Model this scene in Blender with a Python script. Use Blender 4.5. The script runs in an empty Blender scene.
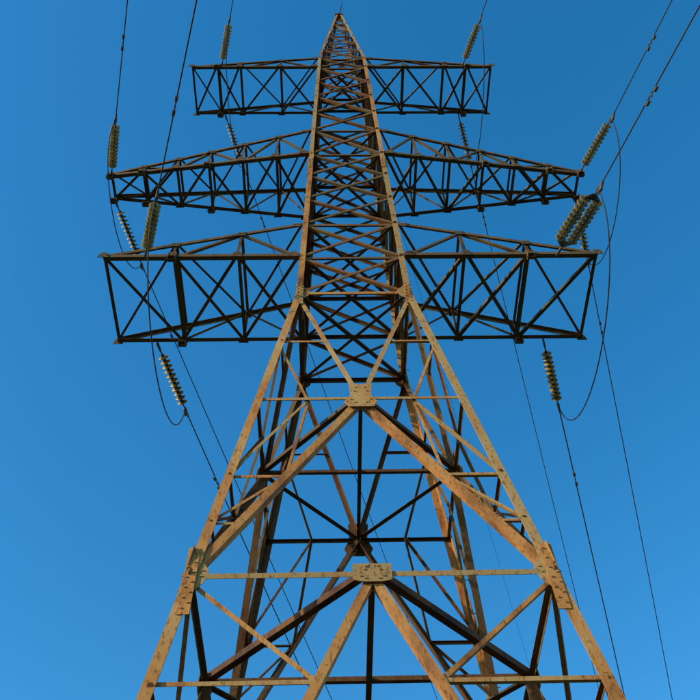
import bpy, math, random
from mathutils import Vector, Matrix
random.seed(7)
V=Vector
# ---------------------------------------------------------------- dimensions (metres)
ZK=20.5058; S=.2754; ZP=10.6088; ZG=15.5922; WK=2.8
Z1,L1,U1=22.3525,6.4514,24.2342
Z2,L2,U2,T2=29.1972,7.6753,31.2797,.4373
Z3,L3,U3=38.0376,6.0248,39.2342
HT,W3=48.2787,1.9964
def W(z):
    if z<ZK: return WK+S*(ZK-z)
    if z<=U3: return WK+(W3-WK)*(z-ZK)/(Z3-ZK)
    w0=WK+(W3-WK)*(U3-ZK)/(Z3-ZK)
    return w0+(0.28-w0)*(z-U3)/(HT-U3)
# ---------------------------------------------------------------- materials
def mat(name): 
    m=bpy.data.materials.new(name); m.use_nodes=True
    nt=m.node_tree; return m,nt,nt.nodes['Principled BSDF']
def ramp(nt,els):
    r=nt.nodes.new('ShaderNodeValToRGB')
    while len(r.color_ramp.elements)<len(els): r.color_ramp.elements.new(.5)
    for e,(p,c) in zip(r.color_ramp.elements,els): e.position=p; e.color=(*c,1)
    return r
def steel_mat(name,paint,rust,dark,amount):
    m,nt,b=mat(name); N=nt.nodes; K=nt.links
    tc=N.new('ShaderNodeTexCoord'); geo=N.new('ShaderNodeNewGeometry')
    mp=N.new('ShaderNodeMapping'); mp.inputs['Scale'].default_value=(1,1,.4); K.new(tc.outputs['Object'],mp.inputs[0])
    n1=N.new('ShaderNodeTexNoise'); n1.inputs['Scale'].default_value=1.5; n1.inputs['Detail'].default_value=10; n1.inputs['Roughness'].default_value=.68
    n2=N.new('ShaderNodeTexNoise'); n2.inputs['Scale'].default_value=20; n2.inputs['Detail'].default_value=8; n2.inputs['Roughness'].default_value=.65
    n3=N.new('ShaderNodeTexNoise'); n3.inputs['Scale'].default_value=60; n3.inputs['Detail'].default_value=3
    K.new(mp.outputs[0],n1.inputs['Vector']); K.new(mp.outputs[0],n2.inputs['Vector']); K.new(tc.outputs['Object'],n3.inputs['Vector'])
    add=N.new('ShaderNodeMath'); add.operation='MULTIPLY_ADD'; add.inputs[1].default_value=.38
    K.new(geo.outputs['Random Per Island'],add.inputs[0]); K.new(n1.outputs['Fac'],add.inputs[2])
    r1=ramp(nt,[(amount,paint),(amount+.2,rust),(amount+.42,dark)]); K.new(add.outputs[0],r1.inputs[0])
    mix=N.new('ShaderNodeMix'); mix.data_type='RGBA'; mix.blend_type='MULTIPLY'
    r2=ramp(nt,[(.36,(.30,.24,.2)),(.47,(1,1,1))]); K.new(n2.outputs['Fac'],r2.inputs[0])
    mix.inputs[0].default_value=.7; K.new(r1.outputs[0],mix.inputs[6]); K.new(r2.outputs[0],mix.inputs[7])
    hsv=N.new('ShaderNodeHueSaturation'); mr=N.new('ShaderNodeMapRange'); mr.inputs[3].default_value=.68; mr.inputs[4].default_value=1.15
    K.new(geo.outputs['Random Per Island'],mr.inputs[0]); K.new(mr.outputs[0],hsv.inputs['Value']); K.new(mix.outputs[2],hsv.inputs['Color'])
    K.new(hsv.outputs[0],b.inputs['Base Color'])
    b.inputs['Roughness'].default_value=.7; b.inputs['Specular IOR Level'].default_value=.12
    bp=N.new('ShaderNodeBump'); bp.inputs['Strength'].default_value=.35; bp.inputs['Distance'].default_value=.01
    K.new(n3.outputs['Fac'],bp.inputs['Height']); K.new(bp.outputs[0],b.inputs['Normal'])
    return m
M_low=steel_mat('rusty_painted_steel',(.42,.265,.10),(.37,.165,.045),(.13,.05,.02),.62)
M_up=steel_mat('weathered_steel',(.18,.12,.055),(.20,.085,.027),(.05,.023,.013),.56)  # upper steel; on lower side faces its dark tone stands in for shade
M_back=steel_mat('shade_tinted_steel',(.10,.065,.027),(.13,.055,.018),(.04,.018,.010),.56)  # same steel with the shade of back and inner members painted in
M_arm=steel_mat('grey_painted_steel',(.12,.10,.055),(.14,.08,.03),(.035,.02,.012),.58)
M_hw,nt,b=mat('galvanised_hardware'); b.inputs['Base Color'].default_value=(.04,.035,.03,1); b.inputs['Metallic'].default_value=0; b.inputs['Roughness'].default_value=.6
M_glass,nt,b=mat('insulator_glass')
n=nt.nodes.new('ShaderNodeTexNoise'); n.inputs['Scale'].default_value=5
r=ramp(nt,[(.3,(.34,.22,.035)),(.7,(.12,.095,.02))]); nt.links.new(n.outputs['Fac'],r.inputs[0]); nt.links.new(r.outputs[0],b.inputs['Base Color'])
b.inputs['Roughness'].default_value=.35; b.inputs['Specular IOR Level'].default_value=.2
M_wire,nt,b=mat('conductor_aluminium')
n=nt.nodes.new('ShaderNodeTexNoise'); n.inputs['Scale'].default_value=3
r=ramp(nt,[(.3,(.025,.025,.025)),(.7,(.045,.044,.042))]); nt.links.new(n.outputs['Fac'],r.inputs[0]); nt.links.new(r.outputs[0],b.inputs['Base Color'])
b.inputs['Roughness'].default_value=.7; b.inputs['Specular IOR Level'].default_value=.3
# ---------------------------------------------------------------- mesh builder
class MB:
    def __init__(s): s.v=[]; s.f=[]; s.mi=[]
    def prism(s,prof,a,b,mi=0):
        n=len(prof); i=len(s.v)
        s.v+= [tuple(a+p) for p in prof]+[tuple(b+p) for p in prof]
        for k in range(n):
            s.f.append((i+k,i+(k+1)%n,i+n+(k+1)%n,i+n+k)); s.mi.append(mi)
        s.f.append(tuple(range(i+n-1,i-1,-1))); s.f.append(tuple(range(i+n,i+2*n))); s.mi+=[mi,mi]
    def angle(s,a,b,u,v,size,t=None,center=False,off=0.,mi=0):
        a=V(a);b=V(b);ax=(b-a).normalized()
        if t is None: t=max(.008,size*.09)
        u=V(u);u=(u-ax*u.dot(ax)).normalized(); v=V(v);v=v-ax*v.dot(ax);v=(v-u*v.dot(u)).normalized()
        o=v*off-(u*size/2 if center else V((0,0,0)))
        P=[(0,0),(size,0),(size,t),(t,t),(t,size),(0,size)]
        pr=[u*x+v*y+o for x,y in P]
        if u.cross(v).dot(ax)<0: pr=pr[::-1]
        s.prism(pr,a,b,mi)
    def rod(s,a,b,r,n=8,mi=0,r2=None):
        a=V(a);b=V(b);ax=(b-a).normalized();q=ax.orthogonal().normalized();w=ax.cross(q)
        r2=r if r2 is None else r2; i=len(s.v)
        for c,rr in((a,r),(b,r2)):
            for k in range(n):
                t=2*math.pi*k/n; s.v.append(tuple(c+(q*math.cos(t)+w*math.sin(t))*rr))
        for k in range(n): s.f.append((i+k,i+(k+1)%n,i+n+(k+1)%n,i+n+k)); s.mi.append(mi)
        s.f.append(tuple(range(i+n-1,i-1,-1))); s.f.append(tuple(range(i+n,i+2*n))); s.mi+=[mi,mi]
    def lathe(s,a,ax,prof,n=20,mi=0):
        a=V(a);ax=V(ax).normalized();q=ax.orthogonal().normalized();w=ax.cross(q);i=len(s.v);m=len(prof)
        for (h,r) in prof:
            for k in range(n):
                t=2*math.pi*k/n; s.v.append(tuple(a+ax*h+(q*math.cos(t)+w*math.sin(t))*r))
        for j in range(m-1):
            for k in range(n):
                s.f.append((i+j*n+k,i+j*n+(k+1)%n,i+(j+1)*n+(k+1)%n,i+(j+1)*n+k)); s.mi.append(mi)
        s.f.append(tuple(range(i+n-1,i-1,-1))); s.f.append(tuple(range(i+(m-1)*n,i+m*n))); s.mi+=[mi,mi]
    def plate(s,c,u,v,poly,t,bolts=(),mi=0,br=.02):
        c=V(c);u=V(u).normalized();v=V(v);v=(v-u*v.dot(u)).normalized();n=u.cross(v)
        s.prism([u*x+v*y for x,y in poly],c-n*t/2,c+n*t/2,mi)
        for x,y in bolts:
            p=c+u*x+v*y
            s.rod(p-n*(t/2+.02),p+n*(t/2+.02),br,6,mi)
    def obj(s,name,mats,parent=None,smooth=False):
        me=bpy.data.meshes.new(name); me.from_pydata(s.v,[],s.f); me.update()
        for m in mats: me.materials.append(m)
        me.polygons.foreach_set('material_index',s.mi)
        if smooth:
            me.polygons.foreach_set('use_smooth',[True]*len(me.polygons))
        me.validate()
        o=bpy.data.objects.new(name,me); bpy.context.collection.objects.link(o)
        if parent: o.parent=parent
        return o
tower=bpy.data.objects.new('transmission_tower',None); bpy.context.collection.objects.link(tower)
R4=[Matrix.Rotation(k*math.pi/2,3,'Z') for k in range(4)]
MI=[0,1,2,1]   # slot per face: front, right, back, left; sides and back have shade painted in
def fp(k,u,z,inset=0.):
    h=W(z)/2
    return R4[k]@V((u*h,-h+inset,z))
jit=lambda: random.uniform(.001,.008)
def fb(mb,k,u1,z1,u2,z2,size,lay=0,flip=False,mi=None):
    a=fp(k,u1,z1);b=fp(k,u2,z2)
    nin=R4[k]@V((0,1,0))
    ax=(b-a).normalized(); u=nin.cross(ax)
    if flip: u=-u
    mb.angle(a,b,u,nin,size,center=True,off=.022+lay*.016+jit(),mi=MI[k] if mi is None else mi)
# ---------------------------------------------------------------- legs
legs=MB()
for sx in(-1,1):
    for sy in(-1,1):
        mi=2 if (sx<0 and sy>0) else 0  # back-left leg gets the steel with shade in its colour
        c=lambda z:V((sx*W(z)/2,sy*W(z)/2,z))
        for a,b,sz in((0.25,ZP-.0,.18),(ZP,ZK,.165),(ZK,Z2,.15),(Z2,U3,.13),(U3,HT-.15,.10)):
            legs.angle(c(a),c(b),(-sx,0,0),(0,-sy,0),sz,t=.018,mi=mi)
        for z,L,wd in((ZP-.1,1.4,.18),(ZK-.05,1.1,.17),(Z2-.8,.7,.14),(5.0,1.1,.18)):
            ax=(c(z+.5)-c(z-.5)).normalized()
            for u,n in((V((-sx,0,0)),V((0,-sy,0))),(V((0,-sy,0)),V((-sx,0,0)))):
                cc=c(z)+u*(wd*.5+.004)-n*.009
                nb=6
                bl=[(x,y) for x in(-wd*.25,wd*.25) for y in [(-.5+(i+.5+(.25 if x>0 else -.25))/nb)*L*.9 for i in range(nb)]]
                legs.plate(cc,u,ax,[(-wd/2,-L/2),(wd/2,-L/2),(wd/2,L/2),(-wd/2,L/2)],.014,bl,br=.019,mi=mi)
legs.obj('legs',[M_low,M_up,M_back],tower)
sb=MB()
for i in range(52):
    z=3+i*.4
    p=V((W(z)/2,W(z)/2,z)); d=V((1,0,0)) if i%2 else V((0,1,0))
    sb.rod(p-d*.03,p+d*.15,.010,6)
sb.obj('step_bolts',[M_low],tower)
# ---------------------------------------------------------------- lower body
low=MB(); sec=MB()
zm=(ZK+ZG)/2; zn=(ZG+ZP)/2; zc1=8.65; zc2=5.6
def ucross(u1,z1,u2,z2,z):
    x1=u1*W(z1)/2;x2=u2*W(z2)/2; t=(z-z1)/(z2-z1); return (x1+(x2-x1)*t)/(W(z)/2)
for k in range(4):
    lat=R4[k]@V((1,0,0))
    for s_ in(-1,1):
        fb(low,k,s_,ZK,0,ZG,.105,1,s_>0)
        fb(low,k,0,ZG,s_,ZP,.145,1+(s_>0)*1.,s_>0)
        fb(low,k,0,ZP,s_,.35,.135,1,s_>0)
        um=ucross(s_,ZK,0,ZG,zm)
        fb(sec,k,s_,zm,um,zm,.055,2)
        fb(sec,k,s_,zm,s_*.5,ZG,.055,3)
        un=ucross(0,ZG,s_,ZP,zn)
        fb(sec,k,s_,zn,un,zn,.06,2)
        fb(sec,k,s_,zn,s_*.5,ZG,.055,3)
        fb(sec,k,s_*.5,ZG,un,zn,.055,4)
        zq=(zn+ZP)/2; uq=ucross(0,ZG,s_,ZP,zq)
        fb(sec,k,s_,zq,un,zn,.05,3)
        fb(sec,k,s_,zq,uq,zq,.05,2)
        uc=ucross(0,ZP,s_,.35,zc1); uc2=ucross(0,ZP,s_,.35,zc2)
        fb(sec,k,s_,ZP,uc,zc1,.07,3)
        fb(sec,k,s_,zc1,uc,zc1,.065,2)
        fb(sec,k,s_,zc1,uc2,zc2,.075,3)
        fb(sec,k,s_,zc2,uc2,zc2,.075,2)
        zc3=ZP*.22; fb(sec,k,s_,zc3,uc2,zc2,.07,4); fb(sec,k,s_,zc3,ucross(0,ZP,s_,.35,zc3),zc3,.07,2)
    fb(sec,k,-1,ZG,1,ZG,.07,0)
    fb(low,k,-1,ZP,1,ZP,.095,0)
    fb(low,k,-1,ZK,1,ZK,.095,0)
    for z,hw,hh in((ZG,.32,.42),(ZP,.29,.19)):
        up=(fp(k,0,z+1)-fp(k,0,z)).normalized(); nout=R4[k]@V((0,-1,0))
        if z==ZG: poly=[(-hw*.75,-hh),(hw*.75,-hh),(hw,-hh*.55),(hw*.62,0),(hw*.72,hh),(-hw*.72,hh),(-hw*.62,0),(-hw,-hh*.55)]
        else: poly=[(-hw,-hh*.8),(-hw*.5,-hh),(hw*.5,-hh),(hw,-hh*.8),(hw,hh),(-hw,hh)]
        bl=[(sx*hw*a,hh*b) for sx in(-1,1) for a,b in((.3,.7),(.4,.35),(.6,-.4),(.35,-.65))]
        low.plate(fp(k,0,z)+nout*.004+up*(.06 if z==ZG else 0),lat,up,poly,.018,bl,br=.018,mi=MI[k])
    for s_ in(-1,1):
        for z,h in((ZP,.42),(ZK,.36)):
            up=(fp(k,s_,z+.5)-fp(k,s_,z-.5)).normalized()
            low.plate(fp(k,s_,z)+(R4[k]@V((0,1,0)))*.032,lat*(-s_),up,[(.05,-h),(.28,-h*.35),(.34,h*.3),(.17,h),(.05,h)] ,.014,[(.24,0),(.26,.12)],br=.018,mi=MI[k])
def hb(mb,a,b,size,dz=0.,lay=0):
    a=V(a);b=V(b);ax=(b-a).normalized(); u=V((0,0,1)).cross(ax)
    a=a+V((0,0,dz));b=b+V((0,0,dz))
    mb.angle(a,b,u,(0,0,1),size,center=True,off=lay*.016+jit())
dia=MB()
for z,sz in((ZP,.11),(ZG,.09)):
    h=W(z)/2-.04
    hb(dia,(0,-h,z),(0,h,z),sz*.9,0,0); hb(dia,(-h,0,z),(h,0,z),sz*.8,0,2)
    P=[V((0,-h,z)),V((h,0,z)),V((0,h,z)),V((-h,0,z))]
    for i in range(4): hb(dia,P[i],P[(i+1)%4],sz*1.1,-.02,3+i%2)
for z in(ZK,Z1,Z2,Z3,U1,U2,U3):
    h=W(z)/2-.03
    hb(dia,(-h,-h,z),(h,h,z),.08,-.01,0); hb(dia,(h,-h,z),(-h,h,z),.08,-.01,1)
dia.obj('diaphragms',[M_back],tower)  # inner members, shade put into the steel colour
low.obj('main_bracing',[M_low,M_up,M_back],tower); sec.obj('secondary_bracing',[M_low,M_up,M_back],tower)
# ---------------------------------------------------------------- upper body
ub=MB()
lv=[ZK,Z1,U1]
def split(a,b,n): return [a+(b-a)*i/n for i in range(1,n+1)]
lv+=split(U1,Z2,3)+[U2]+split(U2,Z3,4)+[U3]
for a,b in zip(lv[:-1],lv[1:]):
    for k in range(4):
        fb(ub,k,-1,a,1,b,.09,0,mi=k//2); fb(ub,k,1,a,-1,b,.09,1.2,mi=k//2)  # back and left faces use the steel with painted-in shade
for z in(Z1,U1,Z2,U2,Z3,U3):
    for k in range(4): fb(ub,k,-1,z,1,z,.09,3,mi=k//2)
sp=split(U3,HT-.9,6); prev=U3
for i,z in enumerate(sp):
    for k in range(4):
        fb(ub,k,(-1)**i,prev,-(-1)**i,z,.055,0,mi=0); fb(ub,k,-1,z,1,z,.05,1,mi=0)
        if i<3: fb(ub,k,-(-1)**i,prev,(-1)**i,z,.055,2,mi=0)
    prev=z
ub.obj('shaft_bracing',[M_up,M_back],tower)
cap=MB()
cap.plate((0,0,HT-.1),(1,0,0),(0,1,0),[(-.2,-.2),(.2,-.2),(.2,.2),(-.2,.2)],.03)
cap.prism([V((x,y,0)) for x,y in((-.08,-.02),(.08,-.02),(.08,.02),(-.08,.02))],V((0,0,HT-.09)),V((0,0,HT+.25)))
cap.obj('peak_cap',[M_up],tower)
# ---------------------------------------------------------------- cross-arms
def arm(side,Zl,Zu,L,td,nodes,ch,web,tiph,name):
    mb=MB()
    hl=W(Zl)/2; hu=W(Zu)/2
    rootL=lambda sy:V((side*hl,sy*hl,Zl)); rootU=lambda sy:V((side*hu,sy*hu,Zu))
    tipL=lambda sy:V((side*L,sy*td,Zl)); tipU=lambda sy:V((side*L,sy*td,Zl+tiph))
    lp=lambda sy,t:rootL(sy).lerp(tipL(sy),t)
    up=lambda sy,t:rootU(sy).lerp(tipU(sy),t)
    for sy in(-1,1):
        inn=V((0,-sy,0))
        mb.angle(rootL(sy),tipL(sy),(0,0,1),inn,ch)
        mb.angle(rootU(sy),tipU(sy),(0,0,-1),inn,ch*.9)
        ts=[0]+nodes+[1]
        for i in range(1,len(ts)):
            a,b=ts[i-1],ts[i]
            if i<len(ts)-1:
                mb.angle(lp(sy,b),up(sy,b),(1,0,0),inn,web,center=True,off=.02+jit())
            if i%2: mb.angle(lp(sy,a),up(sy,b),(0,0,1),inn,web,center=True,off=.03+jit())
            else: mb.angle(up(sy,a),lp(sy,b),(0,0,1),inn,web,center=True,off=.03+jit())
        mb.angle(lp(sy,1),up(sy,1),(side*-1,0,0),inn,web*1.2,off=.02)
    ts=[0]+nodes+[1]
    for i in range(1,len(ts)):
        a,b=ts[i-1],ts[i]
        mb.angle(lp(-1,b)+V((0,0,.02)),lp(1,b)+V((0,0,.02)),(-side,0,0),(0,0,1),ch*(1.1 if i==len(ts)-2 else .75),off=jit())
        A,B=(-1,1) if i%2==0 else (1,-1)
        hb(mb,lp(A,a),lp(B,b),web*1.2,.03,1)
        if i==1 or i==len(ts)-2: hb(mb,lp(B,a),lp(A,b),web*1.2,.03,3)
        if i<len(ts)-1: hb(mb,up(-1,b),up(1,b),web,0,0)
        hb(mb,up(B,a),up(A,b),web*.9,-.03,1)
    for sy in(-1,1):
        for t in nodes+[1,0.03]:
            p=lp(sy,t)+V((0,sy*.012,0)); s0=.14
            mb.plate(p+V((0,sy*.008,.06)),(1,0,0),(0,0,1),[(-s0,-.10),(s0,-.10),(s0*.7,.13),(-s0*.7,.13)],.014,[(-.07,0),(.07,0),(0,.08)],br=.016)
            q=up(sy,t)
            if t<1: mb.plate(q+V((0,sy*.008,-.05)),(1,0,0),(0,0,1),[(-.11,-.12),(.11,-.12),(.11,.05),(-.11,.05)],.014,[(-.06,-.03),(.06,-.03)],br=.016)
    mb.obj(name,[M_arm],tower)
    return lp
brk=MB()
for s_ in(-1,1):
    q='left' if s_<0 else 'right'
    for lp,tt in((arm(s_,Z1,U1,L1,W(Z1)/2,[.32,.65],.12,.075,.10,'lower_crossarm_'+q),(.65,)),
                 (arm(s_,Z2,U2,L2,T2,[.17,.34,.51,.67,.84],.12,.07,.2,'middle_crossarm_'+q),(.51,.84,1)),
                 (arm(s_,Z3,U3,L3,W(Z3)/2,[.3,.62,.80],.11,.065,.10,'upper_crossarm_'+q),(.8,))):
        for t in tt:
            for sy in(-1,1):
                p=lp(sy,t)
                for dx in(-.09,.09):
                    brk.prism([V((0,y,z)) for y,z in((-.09,.08),(-.09,-.14),(-.03,-.19),(.03,-.19),(.09,-.14),(.09,.08))],p+V((dx-.01,0,0)),p+V((dx+.01,0,0)))
                brk.prism([V((x,y,0)) for x,y in((-.08,-.1),(.08,-.1),(.08,.1),(-.08,.1))],p+V((0,0,-.1)),p+V((0,0,-.08)))
                brk.rod(p+V((-.13,0,-.13)),p+V((.13,0,-.13)),.025,8)
brk.obj('attachment_brackets',[M_arm],tower)
# ---------------------------------------------------------------- footings
ft=MB()
for sx in(-1,1):
    for sy in(-1,1):
        c=V((sx*W(.25)/2-sx*.08,sy*W(.25)/2-sy*.08,0))
        pr=lambda r:[V((x*r,y*r,0)) for x,y in((-1,-1),(1,-1),(1,1),(-1,1))]
        ft.prism(pr(.6),c+V((0,0,-.8)),c+V((0,0,.12))); ft.prism(pr(.38),c+V((0,0,.12)),c+V((0,0,.25)))
M_con,nt,b=mat('concrete'); n=nt.nodes.new('ShaderNodeTexNoise'); n.inputs['Scale'].default_value=8
r=ramp(nt,[(.3,(.25,.24,.22)),(.7,(.4,.39,.36))]); nt.links.new(n.outputs['Fac'],r.inputs[0]); nt.links.new(r.outputs[0],b.inputs['Base Color']); b.inputs['Roughness'].default_value=.9
ft.obj('footings',[M_con],tower)
# ---------------------------------------------------------------- insulators, conductors
def hd(deg,sgn): a=math.radians(deg); return V((math.sin(a),sgn*math.cos(a),0))
DB=hd(17,1)
def wire(pts,r,name,parent=None):
    cu=bpy.data.curves.new(name,'CURVE'); cu.dimensions='3D'; cu.bevel_depth=r; cu.bevel_resolution=2
    sp=cu.splines.new('POLY'); sp.points.add(len(pts)-1)
    for p,q in zip(sp.points,pts): p.co=(*q,1)
    cu.materials.append(M_wire)
    o=bpy.data.objects.new(name,cu); bpy.context.collection.objects.link(o)
    if parent: o.parent=parent
    return o
DISC=[(0,.035),(.012,.05),(.05,.052),(.058,.055),(.066,.09),(.085,.140),(.097,.148),(.104,.142),(.098,.105),(.105,.09),(.096,.07),(.1,.04),(.125,.022),(.146,.02)]
def string(att,D,slope,n,double=False):
    d=(D+V((0,0,slope))).normalized(); side=d.cross(V((0,0,1))).normalized()
    mb=MB()
    mb.rod(att-d*.05,att+d*.34,.022,8,1)
    mb.plate(att+d*.10,d,V((0,0,1)),[(-.12,-.05),(.12,-.03),(.12,.03),(-.12,.05)],.05,mi=1)
    st=att+d*.34; L=n*.146; o_=.165
    offs=[-o_,o_] if double else [0]
    if double:
        w_=o_+.05
        mb.plate(st,d,side,[(-.06,-.05),(.09,-w_),(.13,-w_),(.13,w_),(.09,w_),(-.06,.05)],.02,mi=1)
        mb.plate(st+d*(L+.2),d,side,[(-.13,-w_),(-.09,-w_),(.06,-.05),(.06,.05),(-.09,w_),(-.13,w_)],.02,mi=1)
        st=st+d*.1
    for o in offs:
        for i in range(n):
            dj=(d+V((random.uniform(-1,1),random.uniform(-1,1),random.uniform(-1,1)))*.03).normalized()
            p=st+side*o+d*(i*.146)
            mb.lathe(p,d,DISC[:3],12,1); mb.lathe(p,dj,DISC[3:12],22,0); mb.lathe(p,d,DISC[11:],8,1)
    e=st+d*L
    if double: e=e+d*.12
    mb.rod(e-d*.02,e+d*.16,.02,8,1)
    mb.rod(e+d*.14,e+d*.45,.045,10,1,.03)
    mb.plate(e+d*.25-V((0,0,.05)),d,V((0,0,1)),[(-.12,-.1),(.05,-.12),(.16,.03),(-.12,.05)],.05,mi=1)
    mb.obj('insulator_string',[M_glass,M_hw],None,True)
    return e+d*.35,d
def span(E,D,slope,r=.018,length=240,dampers=(2.4,)):
    pts=[];n=120
    for i in range(n+1):
        s=length*(i/n)**1.6
        pts.append(E+D*s+V((0,0,slope*s*(1-s/length))))
    o=wire(pts,r,'power_line')
    for dd in dampers:
        mb=MB(); p=E+D*dd+V((0,0,slope*dd*(1-dd/length)))
        d=(D+V((0,0,slope))).normalized()
        mb.rod(p,p-V((0,0,.09)),.02,8); mb.rod(p-V((0,0,.09))-d*.2,p-V((0,0,.09))+d*.2,.007,6)
        for s in(-1,1): mb.rod(p-V((0,0,.095))+d*s*.12,p-V((0,0,.095))+d*s*.24,.042,10)
        mb.obj('vibration_damper',[M_hw],o)
def jumper(a,b,sag,out,da,db):
    pts=[]; n=36
    p1=a+V((0,0,-sag*1.25))+out+da*.15; p2=b+V((0,0,-sag*1.25))+out+db*.15
    for i in range(n+1):
        t=i/n; pts.append(a*(1-t)**3+p1*3*t*(1-t)**2+p2*3*t*t*(1-t)+b*t**3)
    wire(pts,.017,'jumper_cable')
for s_ in(-1,1):
    for (Z,x,yh,nf,nb,dbl,sag,out,ang) in((Z1,L1*.83,W(Z1)/2,10,11,(s_>0),2.5,.1,17),(Z2,L2-.04,T2,11,12,False,1.7,.25,16 if s_>0 else 14),(Z3,L3*.80,W(Z3)/2,10,11,False,1.8,.15,14)):
        af=V((s_*x,-yh-.02,Z-.06)); ab=V((s_*x,yh+.02,Z-.06))
        DF=hd(ang,-1)
        ef,df=string(af,DF,-.2,nf,dbl)
        eb,db=string(ab,DB,-.2,nb)
        span(ef,DF,-.07); span(eb,DB,-.16)
        jumper(ef-df*.15,eb-db*.15,sag,V((s_*out,0,0)),-df,-db)
pk=V((0,0,HT+.2))
g=MB()
for D,sl in((hd(15,-1),-.05),(DB,-.13)):
    span(pk+D*.5,D,sl,r=.009,dampers=(1.6,)); g.rod(pk,pk+D*.5,.025,8)
g.lathe(pk-V((0,0,.06)),(0,0,1),[(0,.03),(.03,.13),(.12,.13),(.17,.03)],12)
g.obj('ground_wire_clamp',[M_hw],tower)
# ---------------------------------------------------------------- ground
gm=bpy.data.meshes.new('ground'); R=6000
gm.from_pydata([(-R,-R,0),(R,-R,0),(R,R,0),(-R,R,0)],[],[(0,1,2,3)])
go=bpy.data.objects.new('ground',gm); bpy.context.collection.objects.link(go)
M_g,nt,b=mat('grassland'); n=nt.nodes.new('ShaderNodeTexNoise'); n.inputs['Scale'].default_value=.4; n.inputs['Detail'].default_value=10
tc=nt.nodes.new('ShaderNodeTexCoord'); nt.links.new(tc.outputs['Object'],n.inputs['Vector'])
r=ramp(nt,[(.35,(.015,.025,.008)),(.55,(.035,.045,.015)),(.75,(.06,.055,.025))]); nt.links.new(n.outputs['Fac'],r.inputs[0]); nt.links.new(r.outputs[0],b.inputs['Base Color']); b.inputs['Roughness'].default_value=.95
gm.materials.append(M_g)
# ---------------------------------------------------------------- light
el=math.radians(24); az=math.radians(-114)
w=bpy.data.worlds.new('World'); bpy.context.scene.world=w; w.use_nodes=True; nt=w.node_tree
bg=nt.nodes['Background']; sky=nt.nodes.new('ShaderNodeTexSky'); sky.sky_type='NISHITA'; sky.sun_disc=False
sky.sun_elevation=el; sky.sun_rotation=az; sky.air_density=1.0; sky.dust_density=.3; sky.ozone_density=2.2
hs=nt.nodes.new('ShaderNodeHueSaturation'); hs.inputs['Saturation'].default_value=1.37; hs.inputs['Value'].default_value=1.72; hs.inputs['Hue'].default_value=.493
nt.links.new(sky.outputs[0],hs.inputs['Color']); nt.links.new(hs.outputs[0],bg.inputs[0]); bg.inputs[1].default_value=.15
sd=bpy.data.lights.new('sun','SUN'); sd.energy=5; sd.angle=math.radians(.5); sd.color=(1,.86,.64)
so=bpy.data.objects.new('sun',sd); bpy.context.collection.objects.link(so)
so.rotation_euler=(math.pi/2-el,0,math.pi-az)
# ---------------------------------------------------------------- camera
th,ps,ro=math.radians(54),math.radians(2.12),math.radians(-2.2436)
F=V((math.sin(ps)*math.cos(th),math.cos(ps)*math.cos(th),math.sin(th)))
R0=V((math.cos(ps),-math.sin(ps),0)); U0=R0.cross(F)
Rr=R0*math.cos(ro)+U0*math.sin(ro); Uu=-R0*math.sin(ro)+U0*math.cos(ro)
cd=bpy.data.cameras.new('camera'); co=bpy.data.objects.new('camera',cd); bpy.context.collection.objects.link(co)
M=Matrix((Rr,Uu,-F)).transposed().to_4x4(); M.translation=V((-.5927,-13.3773,1.6)); co.matrix_world=M
cd.sensor_width=36; cd.sensor_height=36; cd.lens=915.8/700*36; cd.clip_end=20000; cd.clip_start=.05
sc=bpy.context.scene; sc.camera=co
sc.view_settings.view_transform='Standard'; sc.view_settings.look='None'; sc.view_settings.exposure=0
